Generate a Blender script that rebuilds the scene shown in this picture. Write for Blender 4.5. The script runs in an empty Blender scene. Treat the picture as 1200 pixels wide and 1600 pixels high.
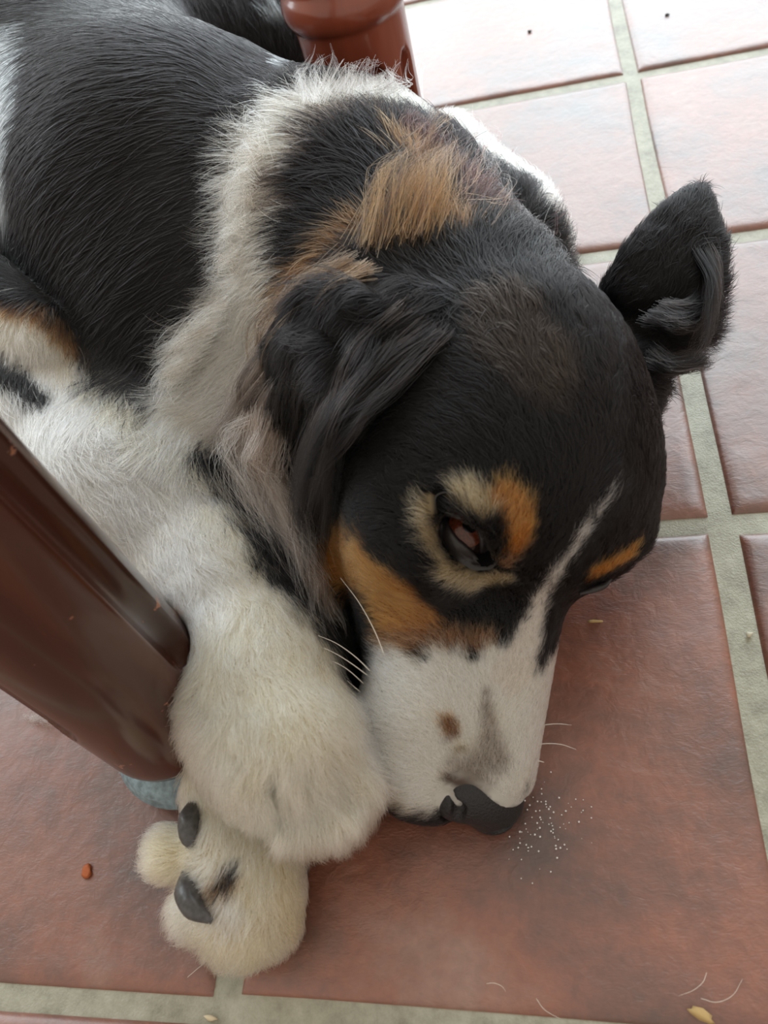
import bpy, bmesh, math, random, os
import numpy as np
from mathutils import Vector, Matrix
from mathutils.bvhtree import BVHTree

sc = bpy.context.scene
COL = sc.collection
rng = np.random.default_rng(7)

# ------------------------------------------------------------------ camera
F = 1260.0
M = np.array([[0.97056545, 0.07107584, -0.23011071],
              [0.07715895, 0.81333133, 0.57666163],
              [-0.22814296, 0.57744296, -0.78390715]])
C = np.array([-0.07641192, -0.74511918, 0.3864978])
cam_d = bpy.data.cameras.new('camera'); cam = bpy.data.objects.new('camera', cam_d); COL.objects.link(cam)
cam_d.sensor_fit = 'VERTICAL'; cam_d.sensor_height = 36.0; cam_d.lens = 36.0 * F / 1600.0
cam_d.clip_start = 0.01
cam.matrix_world = Matrix([[M[0, 0], M[0, 1], -M[0, 2], C[0]], [M[1, 0], M[1, 1], -M[1, 2], C[1]],
                           [M[2, 0], M[2, 1], -M[2, 2], C[2]], [0, 0, 0, 1]])
cam_d.dof.use_dof = True; cam_d.dof.focus_distance = 0.42; cam_d.dof.aperture_fstop = 11.0
sc.camera = cam

def ray(px, py):
    return M @ np.array([(px - 600.0) / F, -(py - 800.0) / F, 1.0])

def W(px, py, z=0.0):
    d = ray(px, py); return C + d * ((z - C[2]) / d[2])
# ------------------------------------------------------------------ light
sc.view_settings.view_transform = 'Standard'; sc.view_settings.look = 'None'
sc.view_settings.gamma = 1.0; sc.view_settings.use_curve_mapping = False
sc.view_settings.exposure = 0.93
wd = bpy.data.worlds.new('room_light'); sc.world = wd; wd.use_nodes = True
bg = wd.node_tree.nodes['Background']; bg.inputs[0].default_value = (1.0, 0.91, 0.79, 1); bg.inputs[1].default_value = 0.40

def area(name, loc, aim, sx, sy, power, color):
    l = bpy.data.lights.new(name, 'AREA'); l.shape = 'RECTANGLE'; l.size = sx; l.size_y = sy; l.energy = power; l.color = color
    o = bpy.data.objects.new(name, l); COL.objects.link(o); o.location = loc
    o.rotation_euler = (Vector(aim) - Vector(loc)).to_track_quat('-Z', 'Y').to_euler()
    return o
area('window_daylight', (0.3, 2.12, 1.60), (0.3, 0, 1.0), 3.5, 2.7, 76, (0.80, 0.93, 1.0))
area('side_sheen_light', (-2.2, 0.7, 1.3), (-0.2, -0.5, 0.0), 1.2, 1.4, 12, (0.82, 0.93, 1.0))  # unseen source, added to graze the left torso ridge with sheen
FURQ = 1.0
# ------------------------------------------------------------------ mesh helpers
def mesh_obj(name, verts, faces, mat=None, parent=None, smooth=True):
    me = bpy.data.meshes.new(name)
    verts = np.asarray(verts, dtype=np.float32)
    if isinstance(faces, np.ndarray) and faces.ndim == 2:
        k = faces.shape[1]; n = len(faces)
        me.vertices.add(len(verts)); me.vertices.foreach_set('co', verts.ravel())
        me.loops.add(n * k); me.loops.foreach_set('vertex_index', faces.astype(np.int32).ravel())
        me.polygons.add(n); me.polygons.foreach_set('loop_start', np.arange(0, n * k, k, dtype=np.int32))
        me.update(calc_edges=True); me.validate()
    else:
        me.from_pydata([tuple(map(float, v)) for v in verts], [], [tuple(int(i) for i in f) for f in faces]); me.update()
    if smooth: me.polygons.foreach_set('use_smooth', [True] * len(me.polygons))
    if mat: me.materials.append(mat)
    o = bpy.data.objects.new(name, me); COL.objects.link(o)
    if parent: o.parent = parent
    return o

# ------------------------------------------------------------------ implicit sculpting
def cone_sdf(a, b, ra, rb):
    a = np.array(a, float); b = np.array(b, float); ba = b - a; L = ba @ ba
    def fn(p):
        t = np.clip(((p - a) @ ba) / L, 0, 1)
        return np.linalg.norm(p - a - t[:, None] * ba, axis=1) - (ra + (rb - ra) * t)
    r = max(ra, rb); lo = np.minimum(a, b) - r; hi = np.maximum(a, b) + r
    return fn, lo, hi

def ell_sdf(c, r, R=None):
    c = np.array(c, float); r = np.array(r, float); R = np.eye(3) if R is None else np.array(R)
    def fn(p):
        q = (p - c) @ R
        k0 = np.linalg.norm(q / r, axis=1); k1 = np.linalg.norm(q / (r * r), axis=1) + 1e-9
        return k0 * (k0 - 1.0) / k1
    e = np.sqrt(((R * r) ** 2).sum(1)); return fn, c - e, c + e

class Field:
    """smooth union (or subtraction) of round cones and ellipsoids, sampled on a grid"""
    def __init__(s): s.ops = []; s.grp = 0
    def add(s, prim, k=0.02, op='+'): s.ops.append((prim, k, op, s.grp))
    def build(s, lo, hi, h, floor=None, cuts=()):
        s.lo = np.array(lo, float); s.h = h
        s.n = np.ceil((np.array(hi) - s.lo) / h).astype(int) + 1
        D = np.full(tuple(s.n), 0.5, np.float32)
        ax = [s.lo[i] + h * np.arange(s.n[i]) for i in range(3)]
        done = []; cur = 0
        for (fn, plo, phi), k, op, g in s.ops:
            if g != cur: done.append(D); D = np.full(tuple(s.n), 0.5, np.float32); cur = g
            m = k * 2.5 + 0.02
            i0 = np.clip(np.floor((plo - m - s.lo) / h).astype(int), 0, s.n); i1 = np.clip(np.ceil((phi + m - s.lo) / h).astype(int) + 1, 0, s.n)
            if (i1 <= i0).any(): continue
            sl = tuple(slice(i0[j], i1[j]) for j in range(3))
            X, Y, Z = np.meshgrid(ax[0][sl[0]], ax[1][sl[1]], ax[2][sl[2]], indexing='ij')
            d = fn(np.stack([X.ravel(), Y.ravel(), Z.ravel()], 1)).reshape(X.shape).astype(np.float32)
            A = D[sl]
            if op == '+':
                hh = np.maximum(k - np.abs(A - d), 0) / k; D[sl] = np.minimum(A, d) - hh * hh * k * 0.25
            else:
                hh = np.maximum(k - np.abs(A + d), 0) / k; D[sl] = np.maximum(A, -d) + hh * hh * k * 0.25
        for A in done:                                   # limbs that only touch: a tight crease instead of a broad blend
            hh = np.maximum(.004 - np.abs(A - D), 0) / .004; D = np.minimum(A, D) - hh * hh * .001
        for fn, plo, phi in cuts:                        # the coat is pressed aside by the furniture legs
            i0 = np.clip(np.floor((plo - .02 - s.lo) / h).astype(int), 0, s.n); i1 = np.clip(np.ceil((phi + .02 - s.lo) / h).astype(int) + 1, 0, s.n)
            sl = tuple(slice(i0[j], i1[j]) for j in range(3)); X, Y, Z = np.meshgrid(ax[0][sl[0]], ax[1][sl[1]], ax[2][sl[2]], indexing='ij')
            d = fn(np.stack([X.ravel(), Y.ravel(), Z.ravel()], 1)).reshape(X.shape).astype(np.float32); A = D[sl]
            hh = np.maximum(.005 - np.abs(A + d), 0) / .005; D[sl] = np.maximum(A, -d) + hh * hh * .00125
        if floor is not None:
            D = np.maximum(D, (floor - ax[2])[None, None, :].astype(np.float32))
        s.D = D; return s
    def val(s, p):
        q = (p - s.lo) / s.h; q = np.clip(q, 0, s.n - 1.001); i = q.astype(int); f = q - i
        D = s.D; r = 0
        for dx in (0, 1):
            for dy in (0, 1):
                for dz in (0, 1):
                    w = (f[:, 0] if dx else 1 - f[:, 0]) * (f[:, 1] if dy else 1 - f[:, 1]) * (f[:, 2] if dz else 1 - f[:, 2])
                    r = r + w * D[i[:, 0] + dx, i[:, 1] + dy, i[:, 2] + dz]
        return r
    def grad(s, p):
        e = s.h * 0.9; g = np.stack([s.val(p + v) - s.val(p - v) for v in (np.eye(3) * e)], 1)
        return g / (np.linalg.norm(g, axis=1, keepdims=True) + 1e-9)
    def mesh(s):
        D = s.D; n = D.shape; ins = D < 0
        c = np.zeros(tuple(x - 1 for x in n), np.uint8)
        for dx in (0, 1):
            for dy in (0, 1):
                for dz in (0, 1):
                    c += ins[dx:n[0] - 1 + dx, dy:n[1] - 1 + dy, dz:n[2] - 1 + dz]
        act = (c > 0) & (c < 8); idx = np.full(act.shape, -1, np.int64); cells = np.argwhere(act); idx[act] = np.arange(len(cells))
        acc = np.zeros((len(cells), 3)); cnt = np.zeros(len(cells))
        cor = [(a, b, d) for a in (0, 1) for b in (0, 1) for d in (0, 1)]
        for a in cor:
            for ax in range(3):
                if a[ax]: continue
                b = list(a); b[ax] = 1
                va = D[cells[:, 0] + a[0], cells[:, 1] + a[1], cells[:, 2] + a[2]]; vb = D[cells[:, 0] + b[0], cells[:, 1] + b[1], cells[:, 2] + b[2]]
                m = (va < 0) != (vb < 0); t = va / (va - vb + 1e-12)
                pt = np.array(a, float)[None] + np.zeros((len(cells), 3)); pt[:, ax] += t
                acc[m] += pt[m]; cnt[m] += 1
        V = s.lo + s.h * (cells + acc / cnt[:, None])
        Q = []
        for ax in range(3):
            o1, o2 = [(1, 2), (2, 0), (0, 1)][ax]
            sl0 = [slice(None)] * 3; sl1 = [slice(None)] * 3; sl0[ax] = slice(0, -1); sl1[ax] = slice(1, None)
            A = ins[tuple(sl0)]; B = ins[tuple(sl1)]
            for flip, m in ((0, A & ~B), (1, ~A & B)):
                e = np.argwhere(m); ok = (e[:, o1] > 0) & (e[:, o2] > 0) & (e[:, o1] < n[o1] - 1) & (e[:, o2] < n[o2] - 1); e = e[ok]
                q = []
                for d1, d2 in ((0, 0), (-1, 0), (-1, -1), (0, -1)):
                    ee = e.copy(); ee[:, o1] += d1; ee[:, o2] += d2; q.append(idx[ee[:, 0], ee[:, 1], ee[:, 2]])
                q = np.stack(q, 1)
                if flip: q = q[:, ::-1]
                Q.append(q)
        Q = np.concatenate(Q); Q = Q[(Q >= 0).all(1)]
        return V, Q
# ------------------------------------------------------------------ materials
def new_mat(name):
    m = bpy.data.materials.new(name); m.use_nodes = True
    return m, m.node_tree, m.node_tree.nodes['Principled BSDF']
def nd(nt, kind, **kw):
    n = nt.nodes.new(kind)
    for k, v in kw.items():
        if k.startswith('i_'):
            key = k[2:]; key = int(key) if key.isdigit() else key.replace('_', ' ')
            n.inputs[key].default_value = v
        else: setattr(n, k, v)
    return n
def ramp(nt, fac, stops):
    r = nt.nodes.new('ShaderNodeValToRGB'); e = r.color_ramp.elements
    while len(e) < len(stops): e.new(0.5)
    for i, (p, c) in enumerate(stops): e[i].position = p; e[i].color = (*c, 1) if len(c) == 3 else c
    nt.links.new(fac, r.inputs[0]); return r

def mat_fur():
    m = bpy.data.materials.new('dog_hair'); m.use_nodes = True; nt = m.node_tree
    nt.nodes.remove(nt.nodes['Principled BSDF'])
    a = nd(nt, 'ShaderNodeAttribute', attribute_name='hcol')
    h = nt.nodes.new('ShaderNodeBsdfHairPrincipled'); h.parametrization = 'COLOR'
    h.inputs['IOR'].default_value = 1.38; h.inputs['Roughness'].default_value = 0.38; h.inputs['Radial Roughness'].default_value = 0.55
    h.inputs['Coat'].default_value = 0.0
    h.inputs['Random Roughness'].default_value = 0.2
    nt.links.new(a.outputs['Color'], h.inputs['Color'])
    nt.links.new(h.outputs[0], nt.nodes['Material Output'].inputs[0]); return m
def mat_skin():
    m, nt, b = new_mat('dog_skin_under_coat')
    a = nd(nt, 'ShaderNodeAttribute', attribute_name='scol')
    nt.links.new(a.outputs['Color'], b.inputs['Base Color']); b.inputs['Roughness'].default_value = 0.9
    b.inputs['Specular IOR Level'].default_value = 0.1
    return m
def mat_plain(name, col, rough=0.5, spec=0.5, coat=0.0, bump=0, bscale=100, var=0.0, metallic=0):
    m, nt, b = new_mat(name); b.inputs['Base Color'].default_value = (*col, 1); b.inputs['Roughness'].default_value = rough
    b.inputs['Specular IOR Level'].default_value = spec; b.inputs['Coat Weight'].default_value = coat; b.inputs['Metallic'].default_value = metallic
    tc = nd(nt, 'ShaderNodeTexCoord')
    if bump or var:
        n = nd(nt, 'ShaderNodeTexNoise', i_Scale=bscale, i_Detail=6.0); nt.links.new(tc.outputs['Object'], n.inputs['Vector'])
        if bump:
            bp = nd(nt, 'ShaderNodeBump', i_Strength=bump, i_Distance=0.001); nt.links.new(n.outputs[0], bp.inputs['Height']); nt.links.new(bp.outputs[0], b.inputs['Normal'])
        if var:
            r = ramp(nt, n.outputs[0], [(0.3, [c * (1 - var) for c in col]), (0.7, [min(1, c * (1 + var)) for c in col])])
            nt.links.new(r.outputs[0], b.inputs['Base Color'])
    return m
HAIR = mat_fur(); SKIN = mat_skin()

def mat_tile():
    m, nt, b = new_mat('varnished_terracotta'); L = nt.links.new
    tc = nd(nt, 'ShaderNodeTexCoord'); oi = nd(nt, 'ShaderNodeObjectInfo')
    off = nd(nt, 'ShaderNodeVectorMath', operation='ADD'); sc_ = nd(nt, 'ShaderNodeVectorMath', operation='SCALE', i_Scale=40.0)
    cx = nd(nt, 'ShaderNodeCombineXYZ'); L(oi.outputs['Random'], cx.inputs[0]); L(oi.outputs['Random'], cx.inputs[1])
    L(cx.outputs[0], sc_.inputs[0]); L(tc.outputs['Object'], off.inputs[0]); L(sc_.outputs[0], off.inputs[1])
    V = off.outputs[0]
    big = nd(nt, 'ShaderNodeTexNoise', i_Scale=13.0, i_Detail=6.0, i_Roughness=0.65); L(V, big.inputs['Vector'])
    col = ramp(nt, big.outputs[0], [(0.30, (0.085, 0.043, 0.034)), (0.43, (0.165, 0.062, 0.041)), (0.56, (0.25, 0.085, 0.048)), (0.72, (0.28, 0.145, 0.105))])
    fine = nd(nt, 'ShaderNodeTexNoise', i_Scale=160.0, i_Detail=6.0, i_Roughness=0.7); L(V, fine.inputs['Vector'])
    fr = ramp(nt, fine.outputs[0], [(0.35, (0.62, 0.62, 0.62)), (0.65, (1, 1, 1))])
    mul = nd(nt, 'ShaderNodeMix', data_type='RGBA', blend_type='MULTIPLY'); mul.inputs[0].default_value = 0.55
    L(col.outputs[0], mul.inputs[6]); L(fr.outputs[0], mul.inputs[7])
    # per-tile tone
    hs = nd(nt, 'ShaderNodeHueSaturation'); mr = nd(nt, 'ShaderNodeMapRange', i_3=0.82, i_4=1.15); L(oi.outputs['Random'], mr.inputs[0])
    L(mr.outputs[0], hs.inputs['Value']); L(mul.outputs[2], hs.inputs['Color']); L(hs.outputs[0], b.inputs['Base Color'])
    # relief: leathery wrinkles, scattered pits, trowel streaks
    w1 = nd(nt, 'ShaderNodeTexNoise', i_Scale=95.0, i_Detail=3.0, i_Roughness=0.55, i_Distortion=0.6); L(V, w1.inputs['Vector'])
    mp = nd(nt, 'ShaderNodeMapping'); mp.inputs['Scale'].default_value = (1.0, 2.4, 1.0); mp.inputs['Rotation'].default_value = (0, 0, 0.25); L(V, mp.inputs[0])
    w2 = nd(nt, 'ShaderNodeTexNoise', i_Scale=230.0, i_Detail=2.0, i_Distortion=1.2); L(mp.outputs[0], w2.inputs['Vector'])
    vor = nd(nt, 'ShaderNodeTexVoronoi', i_Scale=38.0); L(V, vor.inputs['Vector'])
    pit = ramp(nt, vor.outputs['Distance'], [(0.0, (0, 0, 0)), (0.16, (1, 1, 1))])
    b1 = nd(nt, 'ShaderNodeBump', i_Strength=0.8, i_Distance=0.0015); L(w1.outputs[0], b1.inputs['Height'])
    b2 = nd(nt, 'ShaderNodeBump', i_Strength=0.5, i_Distance=0.0007); L(w2.outputs[0], b2.inputs['Height']); L(b1.outputs[0], b2.inputs['Normal'])
    b3 = nd(nt, 'ShaderNodeBump', i_Strength=0.12, i_Distance=0.0004); L(pit.outputs[0], b3.inputs['Height']); L(b2.outputs[0], b3.inputs['Normal'])
    L(b3.outputs[0], b.inputs['Normal'])
    rr = ramp(nt, big.outputs[0], [(0.3, (0.36, 0.36, 0.36)), (0.7, (0.50, 0.50, 0.50))]); L(rr.outputs[0], b.inputs['Roughness'])
    b.inputs['Specular IOR Level'].default_value = 0.4
    b.inputs['Coat Weight'].default_value = 1.0; b.inputs['Coat Roughness'].default_value = 0.38; b.inputs['Coat IOR'].default_value = 1.7
    return m
def mat_grout():
    m, nt, b = new_mat('grey_green_grout'); L = nt.links.new
    tc = nd(nt, 'ShaderNodeTexCoord')
    n1 = nd(nt, 'ShaderNodeTexNoise', i_Scale=60.0, i_Detail=8.0, i_Roughness=0.75); L(tc.outputs['Object'], n1.inputs['Vector'])
    c = ramp(nt, n1.outputs[0], [(0.3, (0.22, 0.205, 0.155)), (0.5, (0.36, 0.35, 0.27)), (0.7, (0.48, 0.47, 0.38))]); L(c.outputs[0], b.inputs['Base Color'])
    n2 = nd(nt, 'ShaderNodeTexNoise', i_Scale=900.0, i_Detail=4.0); L(tc.outputs['Object'], n2.inputs['Vector'])
    bp = nd(nt, 'ShaderNodeBump', i_Strength=0.6, i_Distance=0.0006); L(n2.outputs[0], bp.inputs['Height']); L(bp.outputs[0], b.inputs['Normal'])
    b.inputs['Roughness'].default_value = 0.42; b.inputs['Specular IOR Level'].default_value = 0.6
    return m
def mat_wood(name, dark, mid, light, scale, rough, chips):
    m, nt, b = new_mat(name); L = nt.links.new
    tc = nd(nt, 'ShaderNodeTexCoord'); mp = nd(nt, 'ShaderNodeMapping'); mp.inputs['Scale'].default_value = (1, 1, 0.12); L(tc.outputs['Object'], mp.inputs[0])
    n = nd(nt, 'ShaderNodeTexNoise', i_Scale=scale, i_Detail=6.0, i_Distortion=0.8); L(mp.outputs[0], n.inputs['Vector'])
    c = ramp(nt, n.outputs[0], [(0.25, dark), (0.5, mid), (0.75, light)])
    out = c.outputs[0]
    if chips:
        v = nd(nt, 'ShaderNodeTexNoise', i_Scale=70.0, i_Detail=5.0, i_Roughness=0.6); L(tc.outputs['Object'], v.inputs['Vector'])
        k = ramp(nt, v.outputs[0], [(0.672, (0, 0, 0)), (0.685, (1, 1, 1))])
        mx = nd(nt, 'ShaderNodeMix', data_type='RGBA'); L(k.outputs[0], mx.inputs[0]); L(out, mx.inputs[6]); mx.inputs[7].default_value = (0.30, 0.12, 0.065, 1)
        out = mx.outputs[2]
        bp = nd(nt, 'ShaderNodeBump', i_Strength=0.5, i_Distance=0.0008); bp.invert = True; L(k.outputs[0], bp.inputs['Height']); L(bp.outputs[0], b.inputs['Normal'])
    L(out, b.inputs['Base Color']); b.inputs['Roughness'].default_value = rough
    b.inputs['Coat Weight'].default_value = 0.6; b.inputs['Coat Roughness'].default_value = 0.15
    return m
# ------------------------------------------------------------------ dog: continuous body, sculpted as one field
HO = np.array([-0.10048, -0.54617, 0.07637]); HS = 0.0117802
HR = np.array([[-0.67, -0.075, 0.739], [-0.276, -0.898, -0.342], [0.689, -0.433, 0.581]])
HR, _ = np.linalg.qr(HR); HR = HR * np.sign((HR * np.array([[-0.67, -0.075, 0.739], [-0.276, -0.898, -0.342], [0.689, -0.433, 0.581]])).sum(0))
def H(x, y, z): return HO + HR @ (np.array([x, y, z], float) * HS)

body = Field()
def wc(a, b, ra, rb, k=0.02): body.add(cone_sdf(W(*a), W(*b), ra, rb), k)
def we(c, r, k=0.02): body.add(ell_sdf(W(*c), r), k)
def hc_(a, b, ra, rb, k=0.012, op='+'): body.add(cone_sdf(H(*a), H(*b), ra * HS, rb * HS), k, op)
def he(c, r, k=0.012, op='+'): body.add(ell_sdf(H(*c), np.array(r) * HS, HR), k, op)

# torso, shoulders and neck
wc((-420, -60, .13), (60, 160, .125), .13, .122, .05)
wc((60, 160, .125), (290, 340, .115), .122, .098, .05)
wc((120, 100, .10), (400, 110, .05), .128, .075, .04)
wc((290, 340, .115), (520, 400, .10), .098, .084, .04)
W0 = W(520, 400, .10)
body.add(cone_sdf(W0, H(.3, -6.6, -1.4), .086, .062), .035)
wc((560, 330, .07), (760, 400, .045), .070, .045, .04)          # ruff lying behind the head
wc((690, 280, .035), (790, 350, .022), .038, .030, .03)
wc((330, 520, .08), (420, 640, .055), .075, .06, .04)           # chest below the neck
wc((420, 640, .05), (500, 800, .035), .055, .035, .03)          # throat
# forelegs
wc((-120, 560, .07), (60, 660, .066), .07, .066, .02)
wc((60, 660, .066), (220, 800, .06), .066, .055, .03)
wc((220, 800, .06), (345, 935, .056), .055, .039, .03)
wc((345, 935, .056), (405, 1060, .060), .038, .032, .02)
wc((405, 1060, .060), (450, 1160, .064), .032, .033, .02)
for a, b, ra, r in (((400, 1150, .060), (398, 1218, .056), .016, .0115), ((440, 1165, .064), (468, 1268, .054), .018, .0125), ((480, 1165, .064), (520, 1260, .052), .018, .0125), ((500, 1150, .060), (550, 1218, .050), .016, .0115)):
    wc(a, b, ra, r, .007)
body.add(cone_sdf(W(425, 1215, .085), W(436, 1280, .068), .0035, .0045), .005, '-'); body.add(cone_sdf(W(478, 1205, .087), W(500, 1285, .068), .0035, .0045), .005, '-'); body.add(cone_sdf(W(525, 1190, .082), W(550, 1255, .064), .0035, .0045), .005, '-')
# head
he((-.2, -4.3, -.2), (5.5, 5.5, 4.2), .02)
he((0, -2.8, 1.2), (4.4, 4.3, 2.6), .02)
he((3.6, -2.2, -1.8), (2.8, 4.4, 3.0), .02); he((-3.6, -3.6, -.9), (2.6, 3.9, 2.9), .02)
he((.6, -2.6, -3.8), (4.6, 5.2, 3.0), .02)
hc_((2.4, -2.5, -4.2), (2.0, 2.5, -3.9), 2.9, 2.3, .015)
hc_((0, .6, -2.2), (0, 7.6, -2.9), 3.1, 2.4, .015)
hc_((1.7, 2, -3.3), (1.5, 7.6, -3.5), 2.55, 2.0, .01); hc_((-1.4, 2, -3.2), (-1.05, 7.4, -3.4), 2.2, 1.7, .01)
hc_((0, .6, -.5), (0, 8.4, -1.7), 1.7, 1.45, .012)
hc_((.3, 0, -4.9), (.2, 7.0, -5.0), 2.3, 1.3, .008)
he((2.9, -1.0, 1.7), (1.6, 1.3, 1.0), .012); he((-2.9, -1.0, 1.7), (1.6, 1.3, 1.0), .012)
hc_((2.0, 6, -3.2), (1.7, 8.3, -3.6), 2.3, 1.9, .012)
EYE = {s: H(s * 3.35, -.45, .95) for s in (1, -1)}
for s in (1, -1): he((s * 3.6, -.3, 1.0), (1.15, 1.2, 1.0), .008, '-')
wc((560, 900, .03), (520, 1000, .025), .045, .025, .02)
body.grp = 2
wc((430, 1010, .026), (362, 1180, .026), .024, .0235, .01)
wc((362, 1180, .026), (384, 1325, .026), .0225, .0215, .015)
we((388, 1375, .026), (.0225, .030, .021), .012)
for a, b, ra, rb in (((350, 1330, .030), (272, 1333, .028), .0120, .0108), ((345, 1395, .026), (318, 1418, .024), .0140, .0120),
                     ((380, 1405, .024), (374, 1448, .018), .016, .0130), ((408, 1400, .024), (418, 1430, .018), .016, .0135)):
    wc(a, b, ra, rb, .006)
body.add(cone_sdf(W(225, 1378, .05), W(330, 1378, .055), .003, .0045), .005, '-')
body.grp = 3
# folded elbow at the left edge
wc((-60, 470, .135), (82, 552, .112), .034, .034, .006)
CUTS = [cone_sdf((-.2816, -.602, -.1), (-.2816, -.602, .5), .0372, .0372), cone_sdf((-.2816, -.602, -.1), (-.2816, -.602, .02), .0425, .0425), cone_sdf((-.1866, -.2267, -.1), (-.1866, -.2267, .5), .0365, .0365)]
body.build((-.75, -.80, -.004), (.08, .12, .32), .0026, floor=.0015, cuts=CUTS)
BV, BQ = body.mesh()
# ------------------------------------------------------------------ floor
def tag(o, label=None, cat=None, group=None, kind=None):
    for k, v in (('label', label), ('category', cat), ('group', group), ('kind', kind)):
        if v: o[k] = v
    return o
TP = 0.31 * 0.78; GAP = 0.0115
floor_bed = mesh_obj('floor', [(-2.4, -1.5, -.02), (2.4, -1.5, -.02), (2.4, 2.1, -.02), (-2.4, 2.1, -.02), (-2.4, -1.5, -.0030), (2.4, -1.5, -.0030), (2.4, 2.1, -.0030), (-2.4, 2.1, -.0030)],
    [(0, 3, 2, 1), (4, 5, 6, 7), (0, 1, 5, 4), (1, 2, 6, 5), (2, 3, 7, 6), (3, 0, 4, 7)], mat_grout(), smooth=False)
tag(floor_bed, kind='structure')
TILE = mat_tile()
def vnoise(x, y, seed):
    r = np.random.default_rng(seed); s = np.zeros_like(x)
    for fr, am in ((9, 1.0), (19, .55), (38, .35), (75, .2)):
        for _ in range(4):
            a = r.uniform(0, 6.28); ph = r.uniform(0, 6.28); ff = fr * r.uniform(.7, 1.4)
            s += am * np.sin((x * np.cos(a) + y * np.sin(a)) * ff * 3 + ph + 1.3 * np.sin((x * np.sin(a) - y * np.cos(a)) * ff * 2 + ph * 2))
    return s / 4
def make_tile(i, j, seed):
    near = (-3 <= i <= 1 and -5 <= j <= 2); n = 56 if near else 10
    r = np.random.default_rng(seed)
    g = GAP * 0.5; x0, x1, y0, y1 = g + r.uniform(-.0012, .0012), TP - g + r.uniform(-.0012, .0012), g + r.uniform(-.0012, .0012), TP - g + r.uniform(-.0012, .0012)
    # spacing finer at the rim for the rounded arris
    e = np.array([0, .0012, .003, .006]); t = np.concatenate([e, np.linspace(.012, 1 - .012, n - 8), 1 - e[::-1]]) 
    t = np.concatenate([e / (x1 - x0), np.linspace(.045, .955, n - 8), 1 - e[::-1] / (x1 - x0)])
    U, V = np.meshgrid(t, t, indexing='ij'); n = len(t)
    X = x0 + U * (x1 - x0); Y = y0 + V * (y1 - y0)
    d = np.minimum(np.minimum(X - x0, x1 - X), np.minimum(Y - y0, y1 - Y))
    wob = .0005 * np.sin(Y * 24 + seed) + .00035 * vnoise(Y * .5, Y * 0 + seed, seed + 5); wob2 = .0005 * np.sin(X * 22 + seed * 3) + .00035 * vnoise(X * .5, X * 0 + seed, seed + 6)
    X = X + wob * (1 - np.clip(d / .02, 0, 1)); Y = Y + wob2 * (1 - np.clip(d / .02, 0, 1))
    edge = np.clip(d / .007, 0, 1)
    Z = -.0046 + .0044 * np.sqrt(np.clip(1 - (1 - edge) ** 2, 0, 1)) + vnoise(X, Y, seed) * .00032 * np.clip(d / .01, 0, 1) + r.uniform(-.0003, .0002)
    rim = np.exp(-((d - .018) / .013) ** 2)                      # edges pressed a little unevenly
    Z += rim * .0005 * vnoise(X * 1.7, Y * 1.7, seed + 99)
    Z = np.minimum(Z, .0006)
    V_ = np.stack([X.ravel(), Y.ravel(), Z.ravel()], 1)
    k = np.arange(n * n).reshape(n, n)
    Q = np.stack([k[:-1, :-1], k[1:, :-1], k[1:, 1:], k[:-1, 1:]], -1).reshape(-1, 4)
    # skirt down into the grout bed
    rimi = np.concatenate([k[:, 0], k[-1, 1:], k[-2::-1, -1], k[0, -2:0:-1]]); sk = V_[rimi].copy(); sk[:, 2] = -.012
    b0 = len(V_); V_ = np.concatenate([V_, sk]); m_ = len(rimi); a_ = np.arange(m_)
    S = np.stack([rimi, b0 + a_, b0 + (a_ + 1) % m_, rimi[(a_ + 1) % m_]], -1)
    o = mesh_obj('tile', V_, np.concatenate([Q, S]), TILE, floor_bed)
    o.location = (i * TP, j * TP, 0)
    return o
for j in range(-6, 8):
    for i in range(-9, 9):
        make_tile(i, j, 1000 + 37 * (i + 8) + (j + 7) * 911)

# ------------------------------------------------------------------ back wall with the wide window the daylight comes through
def boxes(name, bl, mat, parent=None):
    V = []; Q = []
    for (x0, y0, z0, x1, y1, z1) in bl:
        n = len(V); V += [(x, y, z) for x in (x0, x1) for y in (y0, y1) for z in (z0, z1)]
        Q += [(n, n + 1, n + 3, n + 2), (n + 4, n + 6, n + 7, n + 5), (n, n + 4, n + 5, n + 1), (n + 2, n + 3, n + 7, n + 6), (n, n + 2, n + 6, n + 4), (n + 1, n + 5, n + 7, n + 3)]
    return mesh_obj(name, V, Q, mat, parent, smooth=False)
PLASTER = mat_plain('warm_plaster', (.72, .66, .58), .8, .2, bump=.3, bscale=60)
tag(boxes('wall_back', [(-2.4, 2.0, 0, -1.45, 2.1, 3.2), (2.05, 2.0, 0, 2.4, 2.1, 3.2), (-1.45, 2.0, 0, 2.05, 2.1, .22), (-1.45, 2.0, 2.98, 2.05, 2.1, 3.2)], PLASTER), kind='structure')
tag(boxes('window_1', [(-1.45, 2.02, .22, -1.40, 2.08, 2.98), (2.0, 2.02, .22, 2.05, 2.08, 2.98), (-1.40, 2.02, .22, 2.0, 2.08, .27), (-1.40, 2.02, 2.93, 2.0, 2.08, 2.98), (-.27, 2.02, .27, -.22, 2.08, 2.93), (.88, 2.02, .27, .93, 2.08, 2.93)], mat_plain('white_frame_paint', (.8, .8, .78), .4)), kind='structure')
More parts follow.
